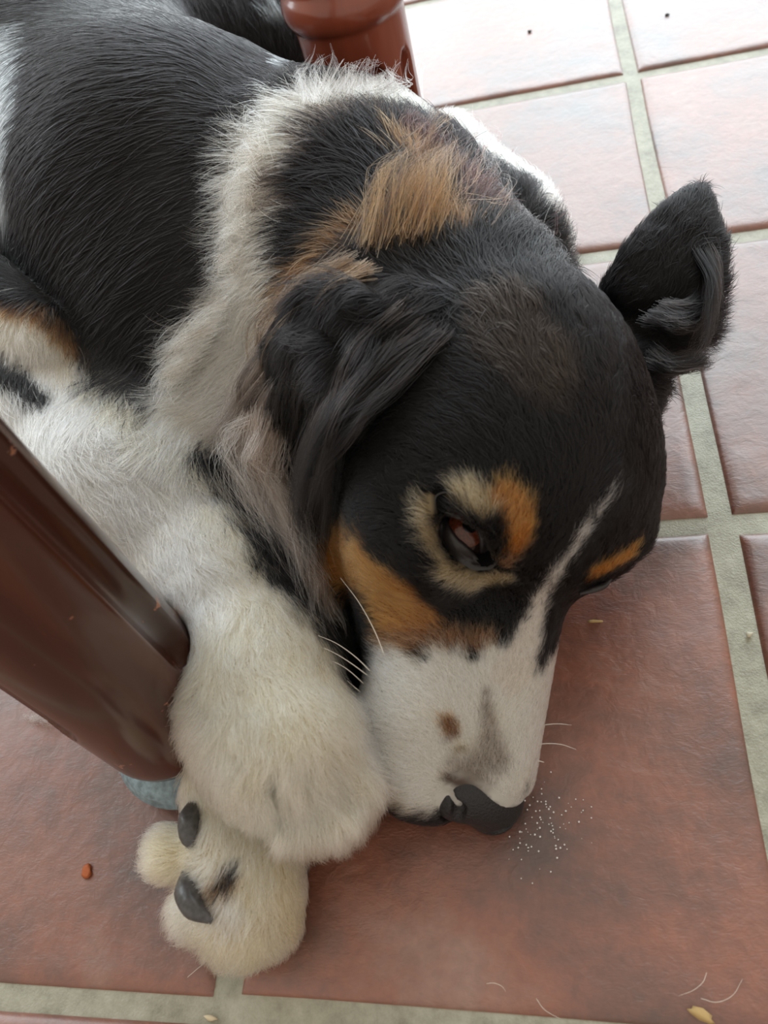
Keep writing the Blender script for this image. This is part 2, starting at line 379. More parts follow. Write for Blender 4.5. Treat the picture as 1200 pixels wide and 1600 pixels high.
# ------------------------------------------------------------------ turned table legs
def lathe(profile, seg=72, mod=None):
    V = []; Q = []
    for k, (z, r) in enumerate(profile):
        for s in range(seg):
            a = 2 * math.pi * s / seg; rr = r if mod is None else r - mod(a, z)
            V.append((rr * math.cos(a), rr * math.sin(a), z))
    for k in range(len(profile) - 1):
        for s in range(seg):
            a = k * seg + s; b = k * seg + (s + 1) % seg; Q.append((a, b, b + seg, a + seg))
    n = len(V); V += [(0, 0, profile[0][0]), (0, 0, profile[-1][0])]
    for s in range(seg):
        Q.append((n, (s + 1) % seg, s)); t = (len(profile) - 1) * seg
        Q.append((n + 1, t + s, t + (s + 1) % seg))
    return V, Q
def empty(name, loc):
    o = bpy.data.objects.new(name, None); COL.objects.link(o); o.location = loc; o.empty_display_size = .05; return o
def flute(center, width, z0, z1, depth):
    def fn(a, z):
        d = (a - center + math.pi) % (2 * math.pi) - math.pi
        u = abs(d) / width
        if u > 1: return 0
        ze = min(z - z0, z1 - z) / (width * .035 * 1.4)
        if ze <= 0: return 0
        e = min(1, ze); e = math.sqrt(1 - (1 - e) ** 2)
        if u > e: return 0
        return depth * (1 - (u / e) ** 2) ** .7 * e
    return fn
near_wood = mat_wood('dark_varnished_wood', (0.022, 0.009, 0.006), (0.055, 0.016, 0.009), (0.13, 0.036, 0.018), 22, 0.25, True)
far_wood = mat_wood('red_brown_varnished_wood', (0.16, 0.035, 0.018), (0.27, 0.062, 0.032), (0.36, 0.10, 0.055), 20, 0.25, False)
to_cam = math.atan2(C[1] + .602, C[0] + .2816)
near = tag(empty('table_leg', (-.2816, -.602, 0)), 'dark brown round wooden furniture leg with chipped varnish, close to camera beside the white foreleg', 'furniture leg')
fl = [flute(to_cam + .72 + k * 2 * math.pi / 3, .27, .088, .60, .0055) for k in range(3)]
prof = [(.0265, .018), (.0268, .026), (.029, .031), (.033, .0338), (.038, .0348), (.045, .035)] + [(z, .035) for z in np.linspace(.05, .56, 160)]
V_, Q_ = lathe(prof, 144, lambda a, z: sum(f(a, z) for f in fl))
mesh_obj('shaft', V_, Q_, near_wood, near)
V_, Q_ = lathe([(.0, .024), (.001, .030), (.004, .0375), (.009, .0402), (.012, .0404), (.0135, .0392), (.0150, .0392), (.019, .037), (.023, .030), (.0262, .022), (.028, .018)], 64)
rub = mesh_obj('rubber_foot', V_, Q_, mat_plain('blue_grey_rubber', (.24, .33, .37), .4, .5, bump=.4, bscale=300, var=.35), near); rub['label'] = 'blue-grey scuffed rubber foot cap'
far = tag(empty('chair_leg', (-.1866, -.2267, 0)), 'red-brown turned wooden furniture leg with a ring and carved flutes behind the dog', 'furniture leg')
to_cam2 = math.atan2(C[1] + .2267, C[0] + .1866)
fl2 = [flute(to_cam2 + .25 + k * 2 * math.pi / 9, .17, .02, .165, .006) for k in range(9)]
prof = [(.0, .026), (.002, .030), (.012, .032)] + [(z, .0335 + .0015 * (z / .17)) for z in np.linspace(.014, .170, 80)] + [(.172, .0355), (.1735, .0375), (.177, .0395), (.181, .0400), (.185, .0393), (.188, .0378), (.1895, .0362), (.192, .0352), (.20, .035), (.24, .0352), (.245, .038), (.25, .039), (.256, .037), (.27, .034), (.34, .031), (.46, .036), (.56, .036)]
prof = [(z * 1.09, r * .951) for z, r in prof]
V_, Q_ = lathe(prof, 144, lambda a, z: sum(f(a, z) for f in fl2))
mesh_obj('shaft', V_, Q_, far_wood, far)
# ------------------------------------------------------------------ coat: colour strokes, comb guides, hair
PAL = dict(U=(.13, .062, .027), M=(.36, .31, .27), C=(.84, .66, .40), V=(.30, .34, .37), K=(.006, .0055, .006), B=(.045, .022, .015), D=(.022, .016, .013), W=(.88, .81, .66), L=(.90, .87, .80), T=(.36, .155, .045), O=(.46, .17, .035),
           G=(.36, .28, .17), Y=(.90, .79, .57), P=(.86, .78, .70), S=(.16, .12, .10), N=(.20, .10, .05), R=(.028, .013, .012))
def raycast(bvh, px, py):
    d = ray(px, py); d = d / np.linalg.norm(d)
    h = bvh.ray_cast(Vector(C), Vector(d))
    if h[0] is None: return None, None
    return np.array(h[0]), np.array(h[1])
class Coat:
    def __init__(s, V, Q, field, base='K'):
        s.V, s.Q, s.field, s.base = V, Q, field, PAL[base]
        s.bvh = BVHTree.FromPolygons([tuple(v) for v in V], [tuple(map(int, q)) for q in Q])
        s.strokes = []; s.seeds = []
    def paint(s, code, r, *pts, soft=.25, noise=.35):
        P3 = []; R3 = []
        for p in pts:
            if p[0] == 'h': h = H(*p[1:4]); p = p[2:]
            elif p[0] == 'w': h = W(*p[1:4]); p = p[2:]
            else: h, _ = raycast(s.bvh, p[0], p[1])
            if h is None:
                h = np.array(s.bvh.find_nearest(Vector(W(p[0], p[1], .05)))[0])
            rr = p[2] if len(p) > 2 else r
            P3.append(h); R3.append(rr * ((h - C) @ M[:, 2]) / F)
        s.strokes.append((np.array(PAL[code]), np.array(P3), np.array(R3), soft, noise))
    def comb(s, rows):
        for px, py, dx, dy, ln, lift, dens in rows:
            h, n = raycast(s.bvh, px, py)
            if h is None: continue
            # direction in the picture turned into a direction along the skin: ray plane through the hit, parallel to the skin
            d2 = ray(px + 8 * dx, py + 8 * dy); t = ((h - C) @ n) / (d2 @ n + 1e-9); q = C + d2 * t
            v = q - h
            if np.linalg.norm(v) > .05 or abs(d2 @ n) < 1e-3: v = M @ np.array([dx, -dy, 0])
            v = v - n * (v @ n); v /= np.linalg.norm(v) + 1e-9
            s.seeds.append((*h, *v, ln * .01, lift, dens))
    def noise3(s, p, f, seed):
        r = np.random.default_rng(seed); o = np.zeros(len(p))
        for k in range(6):
            w = r.normal(size=3) * f * (1 + .35 * k); o += np.sin(p @ w + r.uniform(0, 6.28)) / (1 + .25 * k)
        return o / 3
    def colour(s, p):
        c = np.tile(np.array(s.base), (len(p), 1)); nz = s.noise3(p, 330, 5) * .6 + s.noise3(p, 900, 8) * .4
        for col, P3, R3, soft, noise in s.strokes:
            best = np.full(len(p), 9.)
            if len(P3) == 1: best = np.linalg.norm(p - P3[0], axis=1) / R3[0]
            for a, b, ra, rb in zip(P3[:-1], P3[1:], R3[:-1], R3[1:]):
                ba = b - a; t = np.clip((p - a) @ ba / (ba @ ba + 1e-12), 0, 1)
                best = np.minimum(best, np.linalg.norm(p - a - t[:, None] * ba, axis=1) / (ra + (rb - ra) * t))
            m = np.clip((1 + soft * .5 - best + nz * noise) / soft, 0, 1)[:, None]
            c = c * (1 - m) + col * m
        return c
    def attrs(s, p, k=5):
        S = np.array(s.seeds); out = np.zeros((len(p), 6))
        for i in range(0, len(p), 20000):
            d = ((p[i:i + 20000, None, :] - S[None, :, :3]) ** 2).sum(2) + 1e-6
            w = 1 / d ** 1.5; idx = np.argpartition(d, min(k, len(S) - 1), axis=1)[:, :k]
            ww = np.take_along_axis(w, idx, 1); ww /= ww.sum(1, keepdims=True)
            out[i:i + 20000] = (S[idx][:, :, 3:] * ww[:, :, None]).sum(1)
        return out

def add_curves(name, P, rad, col, parent, mat):
    """P: (n, k, 3) points, rad: (n, k), col: (n, 3)"""
    n, k, _ = P.shape
    hc = bpy.data.hair_curves.new(name); hc.add_curves([k] * n)
    hc.attributes['position'].data.foreach_set('vector', P.astype(np.float32).ravel())
    ra = hc.attributes.get('radius') or hc.attributes.new('radius', 'FLOAT', 'POINT')
    ra.data.foreach_set('value', rad.astype(np.float32).ravel())
    ca = hc.attributes.new('hcol', 'FLOAT_COLOR', 'CURVE')
    ca.data.foreach_set('color', np.concatenate([col, np.ones((n, 1))], 1).astype(np.float32).ravel())
    hc.materials.append(mat)
    o = bpy.data.objects.new(name, hc); COL.objects.link(o)
    if parent: o.parent = parent
    return o

def grow(coat, count_scale, K=7, seed=1, width=.00013, clump=.55, name='fur', parent=None, wild=.18, cull=-.35, bare=()):
    r = np.random.default_rng(seed); V, Q = coat.V, coat.Q
    a, b, c, d = (V[Q[:, i]] for i in range(4)); cen = (a + b + c + d) / 4
    nrm = np.cross(c - a, d - b); ar = np.linalg.norm(nrm, axis=1) * .5; nrm /= (ar * 2)[:, None] + 1e-12
    vd = C - cen; dist = np.linalg.norm(vd, axis=1); vd /= dist[:, None]; fac = (nrm * vd).sum(1)
    q = (cen - C) @ M; px = 600 + F * q[:, 0] / q[:, 2]; py = 800 - F * q[:, 1] / q[:, 2]
    keep = (fac > cull) & (px > -160) & (px < 1360) & (py > -160) & (py < 1760) & (cen[:, 2] > .003)
    for c0, r0, R0 in bare: keep &= np.linalg.norm(((cen - c0) @ R0) / r0, axis=1) > 1
    A = coat.attrs(cen[keep]); dens = A[:, 5] * np.where(fac[keep] > 0, 1, .5)
    w = np.zeros(len(Q)); w[keep] = ar[keep] * dens; tot = w.sum(); n = int(tot * 1e4 * count_scale)
    f = np.searchsorted(np.cumsum(w) / tot, r.random(n)); f = np.clip(f, 0, len(Q) - 1)
    u, v = r.random((2, n, 1)); p = a[f] * (1 - u) * (1 - v) + b[f] * u * (1 - v) + c[f] * u * v + d[f] * (1 - u) * v
    N = coat.field.grad(p); A = coat.attrs(p)
    T = A[:, :3]; T = T - N * (T * N).sum(1, keepdims=True); T /= np.linalg.norm(T, axis=1, keepdims=True) + 1e-6
    B = np.cross(N, T); L = A[:, 3] * r.uniform(.7, 1.15, n); lift = A[:, 4]
    # direction wanders smoothly over the coat, plus a little per hair
    calm = np.where(A[:, 5] < 1.0, .45, 1.0); ang = (coat.noise3(p, 90, 31 + seed) * .24 + r.normal(size=n) * wild) * calm
    D = T * np.cos(ang)[:, None] + B * np.sin(ang)[:, None]
    lf = lift * r.uniform(.6, 1.4, n)
    pts = np.zeros((n, K, 3)); pts[:, 0] = p - N * .0008
    ds = (L / (K - 1))[:, None]; cur = p.copy(); dirn = D + N * lf[:, None]; dirn /= np.linalg.norm(dirn, axis=1, keepdims=True)
    curl = (r.normal(size=(n, 1)) * .10 + coat.noise3(p, 160, 77)[:, None] * .10) * calm[:, None]
    for k in range(1, K):
        cur = cur + dirn * ds
        g = coat.field.grad(cur); s = coat.field.val(cur); mn = .0006 + .10 * L * lf * np.sin(np.pi * min(1, k / (K - 1) * .8))
        push = np.maximum(mn - s, 0); cur = cur + g * push[:, None]
        pts[:, k] = cur
        side = np.cross(g, dirn); dirn = dirn - g * (dirn * g).sum(1, keepdims=True) * .22 - g * .03 + side * curl
        dirn[:, 2] -= .05 * np.clip(L / .03, 0, 1)
        dirn /= np.linalg.norm(dirn, axis=1, keepdims=True)
    # clumps
    from mathutils.kdtree import KDTree
    nc = max(10, n // 28); ci = r.choice(n, nc, replace=False); kd = KDTree(nc)
    for i, j in enumerate(ci): kd.insert(Vector(p[j]), i)
    kd.balance(); near_ = np.array([ci[kd.find(pp)[1]] for pp in p.tolist()])
    dd = np.linalg.norm(p - p[near_], axis=1)
    s_ = (np.arange(K) / (K - 1)) ** 1.3
    cl = clump * r.uniform(.5, 1.2, n) * np.where(A[:, 5] < 1.0, .3, 1) * np.clip(L / .012, .25, 1); cl = np.clip(cl, 0, .93)
    Lr = (L / np.maximum(L[near_], 1e-5)); tgt = pts[near_] 
    m = (cl[:, None] * s_[None, :])[:, :, None]
    newp = pts * (1 - m) + (tgt + (p - p[near_])[:, None, :] * .12) * m
    pts = newp
    col = coat.colour(p + r.normal(size=p.shape) * .0013); br = np.exp(r.normal(size=n) * .20 + coat.noise3(p, 260, 13) * .16 - .06)[:, None]
    warm = np.clip(coat.noise3(p, 110, 41) * .5 + r.normal(size=n) * .35 - .15, 0, 1)[:, None] * (col.mean(1, keepdims=True) > .35)
    col = col * (1 - warm * np.array([.10, .24, .44]))
    lum = col.mean(1, keepdims=True); col = np.clip(col * br, .003, .93)
    prof = np.array([1.0, 1.0, .95, .85, .68, .42, .10]) if K == 7 else np.linspace(1, .1, K)
    wd = width * r.uniform(.75, 1.3, n) * np.clip(.6 + L / .03, .6, 1.35) * np.clip(dist[f] / .45, .8, 2)
    o = add_curves(name, pts, wd[:, None] * prof[None, :], col, parent, HAIR)
    o['kind'] = 'stuff'
    print(name, n, 'hairs'); return o
# ------------------------------------------------------------------ the dog
dog = tag(empty('dog', W(300, 400, 0)), 'long-haired black, white and tan dog lying asleep on the tiles, one eye half open', 'dog')
def under(o): o.parent = dog; o.matrix_parent_inverse = Matrix.Translation(-Vector(dog.location)); return o
bpy.context.view_layer.update()
body_o = under(mesh_obj('body', BV, BQ, SKIN))
coat = Coat(BV, BQ, body)
P_ = coat.paint
# white ruff, patch by patch
P_('W', 42, (470, 195), (560, 165), (650, 180)); P_('W', 52, (450, 230), (425, 340), (425, 430))
P_('W', 60, (425, 440), (350, 560), (300, 640, 45), (250, 690, 45)); P_('P', 34, (700, 185), (790, 262), (845, 340)); P_('P', 110, ('w', 705, 270, .04), ('w', 800, 350, .025))
P_('W', 30, (470, 470), (400, 580), (350, 660))
P_('S', 30, (490, 300), (540, 240), (600, 215)); P_('K', 46, (520, 290), (580, 250), (660, 235)); P_('R', 32, (650, 240), (715, 290), (765, 350))
P_('N', 26, (715, 375), (660, 340), (600, 350), (545, 400), (490, 445)); P_('U', 24, (690, 370), (650, 340), (610, 350), (570, 385), (520, 415), noise=.9); P_('U', 22, (655, 330), (670, 290), (640, 255), noise=.9); P_('P', 26, (735, 212), (790, 265), (838, 325), (878, 385), noise=.8); P_('K', 22, (600, 330), (560, 350), (510, 370))
# forelegs
P_('Y', 150, (-60, 620), (60, 690), (200, 800), (300, 920, 105), (380, 1040), (450, 1180), (520, 1270)); P_('L', 60, (20, 640), (110, 720), (240, 830), (300, 930), soft=.9)
P_('L', 30, (60, 620), (180, 680), (300, 760))
P_('Y', 120, (310, 1200), (370, 1330), (390, 1440), (400, 1500)); P_('Y', 70, (260, 1330), (330, 1340)); P_('Y', 70, (300, 1430), (350, 1480)); P_('Y', 80, (440, 1400), (450, 1460)); P_('L', 26, (350, 1410), (360, 1460)); P_('W', 30, (440, 1320), (440, 1420))
P_('K', 22, (-20, 545), (30, 575), (70, 605)); P_('C', 36, (255, 1332), (300, 1338), soft=.9); P_('C', 34, (445, 1340), (448, 1440), soft=.9); P_('C', 30, (330, 1455), (400, 1470), soft=.9); P_('V', 34, (15, 70), (22, 170), (10, 290), soft=1.3, noise=.6); P_('V', 10, (445, 60), (462, 120), soft=1.2, noise=.8)  # first V stroke: window sheen on the flank, painted into the coat
P_('W', 36, (-30, 500), (60, 520), (100, 570)); P_('U', 11, (0, 466), (60, 476), (112, 518), soft=.7); P_('L', 16, (60, 575), (110, 610), (150, 640))
# face
P_('T', 52, (520, 860), (570, 890), (620, 940), (640, 975), noise=.6, soft=.4); P_('O', 22, (500, 850), (520, 890)); P_('N', 20, (600, 1010), (690, 1000), (760, 1000)); P_('K', 34, (640, 800), (650, 850), (690, 915), (740, 955), (800, 950))
P_('L', 85, ('h', -3.4, 4.2, -3.6), ('h', -3.0, 9.0, -3.8)); P_('L', 66, ('h', -1.2, 4.2, -2.2), ('h', -1.2, 8.2, -2.8)); P_('L', 68, (610, 1080), (620, 1150), (670, 1210)); P_('L', 72, (700, 1090), (760, 1110), (770, 1170)); P_('L', 30, (800, 1060), (825, 1100), (815, 1200)); P_('L', 40, (780, 1050), (820, 1040, 22))
P_('P', 11, (950, 778, 7), (905, 838, 10), (862, 900, 12), (838, 955, 15), (828, 1000, 24), (800, 1050, 34), noise=.5)
P_('L', 46, ('h', -1.5, 4.6, -.6), ('h', -1.6, 8.8, -1.8)); P_('L', 34, ('h', -.9, 4.8, .2), ('h', -1.1, 8.8, -.9)); P_('L', 50, ('h', 2.2, 8.2, -4.0), ('h', .4, 8.8, -4.2)); P_('L', 30, (800, 1240), (815, 1260)); P_('M', 34, (735, 1205), (772, 1190, 26), (762, 1130, 12), (760, 1080, 6), noise=.5, soft=1.1); P_('S', 10, (700, 1216), (740, 1236), soft=.8); P_('N', 13, (700, 1133), (705, 1145), noise=.6); P_('G', 8, (720, 1170))
P_('G', 15, (663, 785), (668, 830), (690, 870)); P_('G', 17, (700, 890), (740, 912), (785, 905)); P_('N', 14, (790, 880), (815, 850))
P_('G', 24, (725, 765), (760, 790)); P_('T', 24, (790, 775), (812, 800), (812, 835)); P_('O', 12, (820, 830), (800, 860))
P_('O', 17, (925, 898), (985, 865)); P_('N', 7, (535, 730), (525, 790), noise=.8)
P_('D', 60, (800, 520), (860, 600))
# comb guides: where, which way, how long (cm), how lifted, how dense
P_('N', 14, (362, 1358), (345, 1378), noise=.8); P_('K', 9, (368, 1350), (350, 1375), noise=.8)
coat.comb([
 (760, 1180, 0.05, -1, 0.517, 0.425, 3.2), (700, 1180, -0.5, -0.8, 0.517, 0.425, 3.2), (620, 1180, -0.8, -0.6, 0.575, 0.425, 3.2), (800, 1150, 0.1, -1, 0.517, 0.425, 3.2), (830, 1120, 0.3, -1, 0.46, 0.425, 3),
 (640, 1090, -0.8, -0.6, 0.632, 0.425, 3), (720, 1080, -0.45, -0.9, 0.575, 0.425, 3), (800, 1050, 0.1, -1, 0.575, 0.425, 3), (650, 1240, -0.9, 0.1, 0.575, 0.51, 3),
 (600, 1000, -0.9, -0.5, 0.92, 0.425, 2.8), (560, 900, -0.9, -0.6, 1.1, 0.375, 2.6), (640, 930, -0.8, -0.6, 0.92, 0.425, 2.8), (520, 860, -0.9, -0.3, 1.32, 0.45, 2.4),
 (660, 850, -0.8, -0.6, 0.805, 0.374, 2.8), (640, 760, -0.8, -0.5, 0.92, 0.374, 2.6), (600, 800, -0.9, -0.4, 1.1, 0.33, 2.5), (700, 740, -0.8, -0.6, 0.805, 0.425, 2.8), (740, 780, -0.3, -0.9, 0.69, 0.51, 3),
 (800, 800, 0.2, -1, 0.69, 0.595, 3), (820, 850, 0.5, -0.8, 0.69, 0.51, 3), (730, 910, -0.6, 0.4, 0.575, 0.51, 3), (800, 900, 0.3, -0.6, 0.575, 0.425, 3), (780, 960, -0.1, -1, 0.575, 0.374, 3),
 (860, 900, 0.5, -0.85, 0.805, 0.34, 3), (900, 850, 0.5, -0.85, 0.92, 0.34, 3), (950, 780, 0.4, -0.9, 1.03, 0.34, 2.8), (880, 750, 0.1, -1, 1.03, 0.34, 2.6),
 (820, 700, -0.5, -0.85, 1.1, 0.27, 2.4), (740, 660, -0.9, -0.4, 1.21, 0.27, 2.3), (650, 620, -1, 0.1, 1.43, 0.3, 2.2), (600, 700, -1, 0.3, 1.32, 0.3, 2.2), (820, 600, -0.35, -0.95, 1.21, 0.27, 2.3),
 (760, 560, -0.7, -0.7, 1.43, 0.3, 2.2), (880, 560, -0.1, -1, 1.21, 0.3, 2.3), (960, 640, -0.3, -0.95, 1.03, 0.425, 2.6), (1010, 640, -0.5, -0.85, 1.03, 0.51, 2.8), (1000, 720, -0.2, -1, 1.03, 0.51, 2.6), (940, 520, -0.4, -0.9, 1.1, 0.375, 2.6),
 (850, 460, -0.2, -1, 1.65, 0.525, 2.2), (900, 430, 0, -1, 1.32, 0.525, 2.2), (780, 450, -0.5, -0.9, 2.42, 0.45, 1.8), (960, 870, 0.3, -0.9, 0.575, 0.51, 2.6), (700, 480, -0.7, -0.6, 2.6, 0.28, 1.6),
 (740, 380, -0.1, -1, 3.6, 0.45, 1.5), (800, 380, 0.15, -1, 3.4, 0.5, 1.5), (680, 300, 0.1, -1, 3.8, 0.5, 1.5), (760, 300, 0.3, -1, 3.6, 0.55, 1.5), (640, 380, -0.1, -1, 3.6, 0.4, 1.5),
 (580, 400, -0.8, -0.2, 3.6, 0.35, 1.5), (520, 430, -0.9, 0.35, 3.8, 0.3, 1.5), (600, 250, -0.4, -0.9, 3.6, 0.45, 1.5), (540, 300, -0.9, -0.3, 3, 0.35, 1.6), (640, 190, 0.1, -1, 3.2, 0.35, 1.5), (700, 210, 0.2, -1, 3.4, 0.45, 1.4), (830, 330, 0.4, -0.9, 3.4, 0.6, 1.4),
 (560, 180, -0.5, -0.85, 2.8, 0.3, 1.5), (480, 200, -0.9, -0.4, 3.4, 0.4, 1.5), (440, 280, -1, 0, 3.4, 0.4, 1.5), (420, 360, -1, 0.12, 3.4, 0.4, 1.5), (430, 440, -0.95, 0.3, 3.6, 0.38, 1.5),
 (360, 520, -0.9, 0.45, 3.8, 0.35, 1.5), (400, 560, -0.8, 0.6, 3.8, 0.3, 1.5), (320, 600, -0.75, 0.65, 3.8, 0.35, 1.5), (280, 660, -0.7, 0.7, 3.6, 0.3, 1.6), (450, 520, -0.8, 0.6, 4, 0.3, 1.4),
 (400, 690, -0.4, 0.9, 3.6, 0.25, 1.4), (460, 800, 0, 1, 3.4, 0.25, 1.4), (500, 920, 0.1, 1, 3, 0.25, 1.4),
 (330, 300, -0.9, 0.3, 3, 0.16, 0.85), (200, 300, -0.85, 0.5, 3, 0.14, 0.8), (60, 300, -0.6, 0.8, 3, 0.15, 0.8), (200, 450, -0.75, 0.65, 3.2, 0.16, 0.85), (60, 400, -0.7, 0.7, 3, 0.15, 0.8),
 (330, 430, -0.85, 0.5, 3, 0.16, 0.9), (200, 560, -0.6, 0.8, 3.2, 0.2, 0.9), (180, 620, -0.3, 0.9, 3, 0.25, 1), (250, 150, -0.9, 0.1, 3, 0.16, 0.8), (380, 130, -0.8, -0.4, 3, 0.2, 0.85), (420, 60, -0.4, -0.9, 3.4, 0.3, 0.9), (100, 100, -0.8, 0.3, 3, 0.15, 0.8), (250, 30, -0.9, -0.3, 3, 0.15, 0.8), (0, 150, -0.6, 0.7, 3, 0.15, 0.8), (-60, 300, -0.4, 0.9, 3, 0.15, 0.8),
 (40, 510, -0.2, 0.95, 1.8, 0.2, 1.6), (100, 560, -0.1, 1, 1.8, 0.2, 1.6), (0, 480, -0.7, 0.6, 1.8, 0.2, 1.6),
 (30, 640, 0.5, 0.85, 2.09, 0.375, 1.7), (150, 700, 0.5, 0.85, 2.09, 0.375, 1.7), (120, 780, 0.5, 0.85, 1.98, 0.3, 1.8), (250, 760, 0.5, 0.85, 1.76, 0.375, 1.9), (230, 880, 0.4, 0.9, 1.54, 0.3, 2), (350, 850, 0.45, 0.9, 1.54, 0.33, 2), (320, 960, 0.2, 1, 1.32, 0.33, 2.2),
 (420, 950, 0.5, 0.85, 1.32, 0.33, 2.2), (300, 1080, -0.5, 0.85, 2.09, 0.75, 2.2), (370, 1040, 0.1, 1, 1.32, 0.375, 2.3), (470, 1040, 0.4, 0.9, 1.21, 0.33, 2.3), (400, 1130, 0.1, 1, 1.32, 0.45, 2.3), (320, 1140, -0.4, 0.9, 2.2, 0.825, 2.2), (500, 1130, 0.4, 0.9, 1.21, 0.375, 2.4), (540, 1160, 0.45, 0.9, 1.1, 0.375, 2.4),
 (410, 1210, 0.1, 1, 1.76, 0.6, 2.4), (480, 1230, 0.15, 1, 1.65, 0.525, 2.4), (540, 1230, 0.4, 0.9, 1.65, 0.525, 2.4), (580, 1220, 0.6, 0.8, 1.65, 0.675, 2.4), (470, 1290, 0, 1, 1.76, 0.675, 2.4), (525, 1280, 0.2, 1, 1.76, 0.675, 2.4), (400, 1245, -0.2, 1, 1.76, 0.75, 2.4),
 (320, 1220, 0.3, 0.9, 1.21, 0.45, 2.2), (380, 1300, 0.1, 1, 1.21, 0.375, 2.3), (440, 1350, 0, 1, 1.21, 0.33, 2.3), (380, 1400, -0.1, 1, 1.1, 0.375, 2.3), (440, 1420, -0.15, 1, 1.1, 0.375, 2.3), (390, 1465, -0.1, 1, 1.54, 0.75, 2.4), (325, 1440, -0.4, 0.9, 1.54, 0.75, 2.4), (440, 1440, 0.1, 1, 1.43, 0.6, 2.4),
 (300, 1335, -0.9, 0, 1.32, 0.6, 2.4), (260, 1330, -1, 0.1, 1.32, 0.75, 2.4), (290, 1420, -0.6, 0.7, 1.43, 0.75, 2.4),
])
# skin takes the coat's colour so that partings are not bald
def skin_colour(o, c, k=.55):
    V = c.V; col = np.clip(c.colour(V) * k, 0, 1); a = o.data.color_attributes.new('scol', 'FLOAT_COLOR', 'POINT')
    a.data.foreach_set('color', np.concatenate([col, np.ones((len(V), 1))], 1).astype(np.float32).ravel())
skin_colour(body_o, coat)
def on_body(x, y): return raycast(coat.bvh, x, y)[0]
ny = math.radians(20); NR = HR @ np.array([[math.cos(ny), math.sin(ny), 0], [-math.sin(ny), math.cos(ny), 0], [0, 0, 1]]); NO = H(.25, 9.0, -1.85)
NOSE = (NO, np.array((2.25, 1.65, 1.5)) * HS, NR)
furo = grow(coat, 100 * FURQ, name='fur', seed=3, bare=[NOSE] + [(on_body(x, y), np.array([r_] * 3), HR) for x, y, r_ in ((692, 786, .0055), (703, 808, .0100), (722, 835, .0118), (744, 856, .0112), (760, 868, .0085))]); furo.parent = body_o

# ------------------------------------------------------------------ ears
def sweep_field(pts, halfw, thick, lo, hi, h, facing):
    """a leaf-like flap: flattened ellipsoids strung along a line"""
    f = Field(); pts = [np.array(p) for p in pts]
    for i in range(len(pts) - 1):
        for s in np.linspace(0, 1, 4, endpoint=(i == len(pts) - 2)):
            p = pts[i] * (1 - s) + pts[i + 1] * s; w = halfw[i] * (1 - s) + halfw[i + 1] * s
            t = pts[i + 1] - pts[i]; L = np.linalg.norm(t); t /= L
            n = facing(p); n = n - t * (n @ t); n /= np.linalg.norm(n); b = np.cross(n, t)
            f.add(ell_sdf(p, (w, max(L * .7, w * .6), thick), np.stack([b, t, n], 1)), .006)
    return f.build(lo, hi, h, floor=.002)
def on(px, py, off=0.0, prev=None):
    h, n = raycast(coat.bvh, px, py)
    if h is None or (prev is not None and np.linalg.norm(h - prev) > .07):
        if prev is None: h = np.array(coat.bvh.find_nearest(Vector(W(px, py, .06)))[0]); return h
        return W(px, py, max(.006, prev[2] + .004)) if h is None else W(px, py, h[2] + off + .2 * max(0, prev[2] - h[2]))
    return h + n * off
toward = lambda p: (C - p) / np.linalg.norm(C - p) * .75 + np.array([0, 0, .5])
ea = [H(4.3, -7.0, .6), on(572, 530, .005), on(532, 600, .007), on(500, 668, .008), on(486, 720, .006)]
er = sweep_field(ea, [.020, .032, .032, .024, .012], .0055, np.min(ea, 0) - .05, np.max(ea, 0) + .05, .002, toward)
EV, EQ = er.mesh(); ear_r = under(mesh_obj('ear', EV, EQ, SKIN)); ear_r['label'] = 'hanging ear with a long black fringe'
cr_ = Coat(EV, EQ, er, 'K')
cr_.paint('D', 40, (480, 720), (470, 800))
cr_.comb([(600, 480, -.6, .5, 2.2, .2, 1.8), (560, 530, -.65, .75, 2.6, .18, 1.7), (520, 580, -.6, .8, 3.2, .18, 1.6), (560, 620, -.35, .95, 3, .2, 1.6), (500, 660, -.4, .9, 3.4, .2, 1.6), (480, 740, -.1, 1, 3.6, .22, 1.6), (620, 540, -.4, .9, 2.6, .2, 1.7), (480, 600, -.7, .7, 3.4, .25, 1.6)])
skin_colour(ear_r, cr_); g_ = grow(cr_, 100 * FURQ, name='ear_fur', seed=11, clump=.75, cull=-1.1); g_.parent = ear_r
eb = [H(-4.1, -5.4, .6), W(992, 520, .070), W(1018, 482, .082), W(1046, 425, .093), W(1068, 368, .101), W(1081, 330, .104)]
el = sweep_field(eb, [.014, .018, .0245, .0235, .016, .008], .0055, np.min(eb, 0) - .045, np.max(eb, 0) + .045, .002, lambda p: (C - p) / np.linalg.norm(C - p) + np.array([.25, 0, .1]))
EV2, EQ2 = el.mesh(); ear_l = under(mesh_obj('ear', EV2, EQ2, SKIN)); ear_l['label'] = 'pricked ear standing over the floor'
cl_ = Coat(EV2, EQ2, el, 'K')
cl_.comb([(1000, 500, .5, -.85, 1.6, 0.4, 2.2), (1040, 440, .5, -.85, 1.76, 0.4, 2.2), (1075, 350, .35, -.95, 1.6, 0.4, 2.2), (980, 450, .6, -.8, 1.28, 0.4, 2.2), (1080, 420, .5, -.6, 2.08, 0.4, 2.2), (1050, 520, .8, .1, 2.56, 0.4, 2.2), (1030, 570, .9, .2, 2.56, 0.4, 2.2)])
skin_colour(ear_l, cl_); g_ = grow(cl_, 100 * FURQ, name='ear_fur', seed=12, clump=.5, cull=-1.1); g_.parent = ear_l

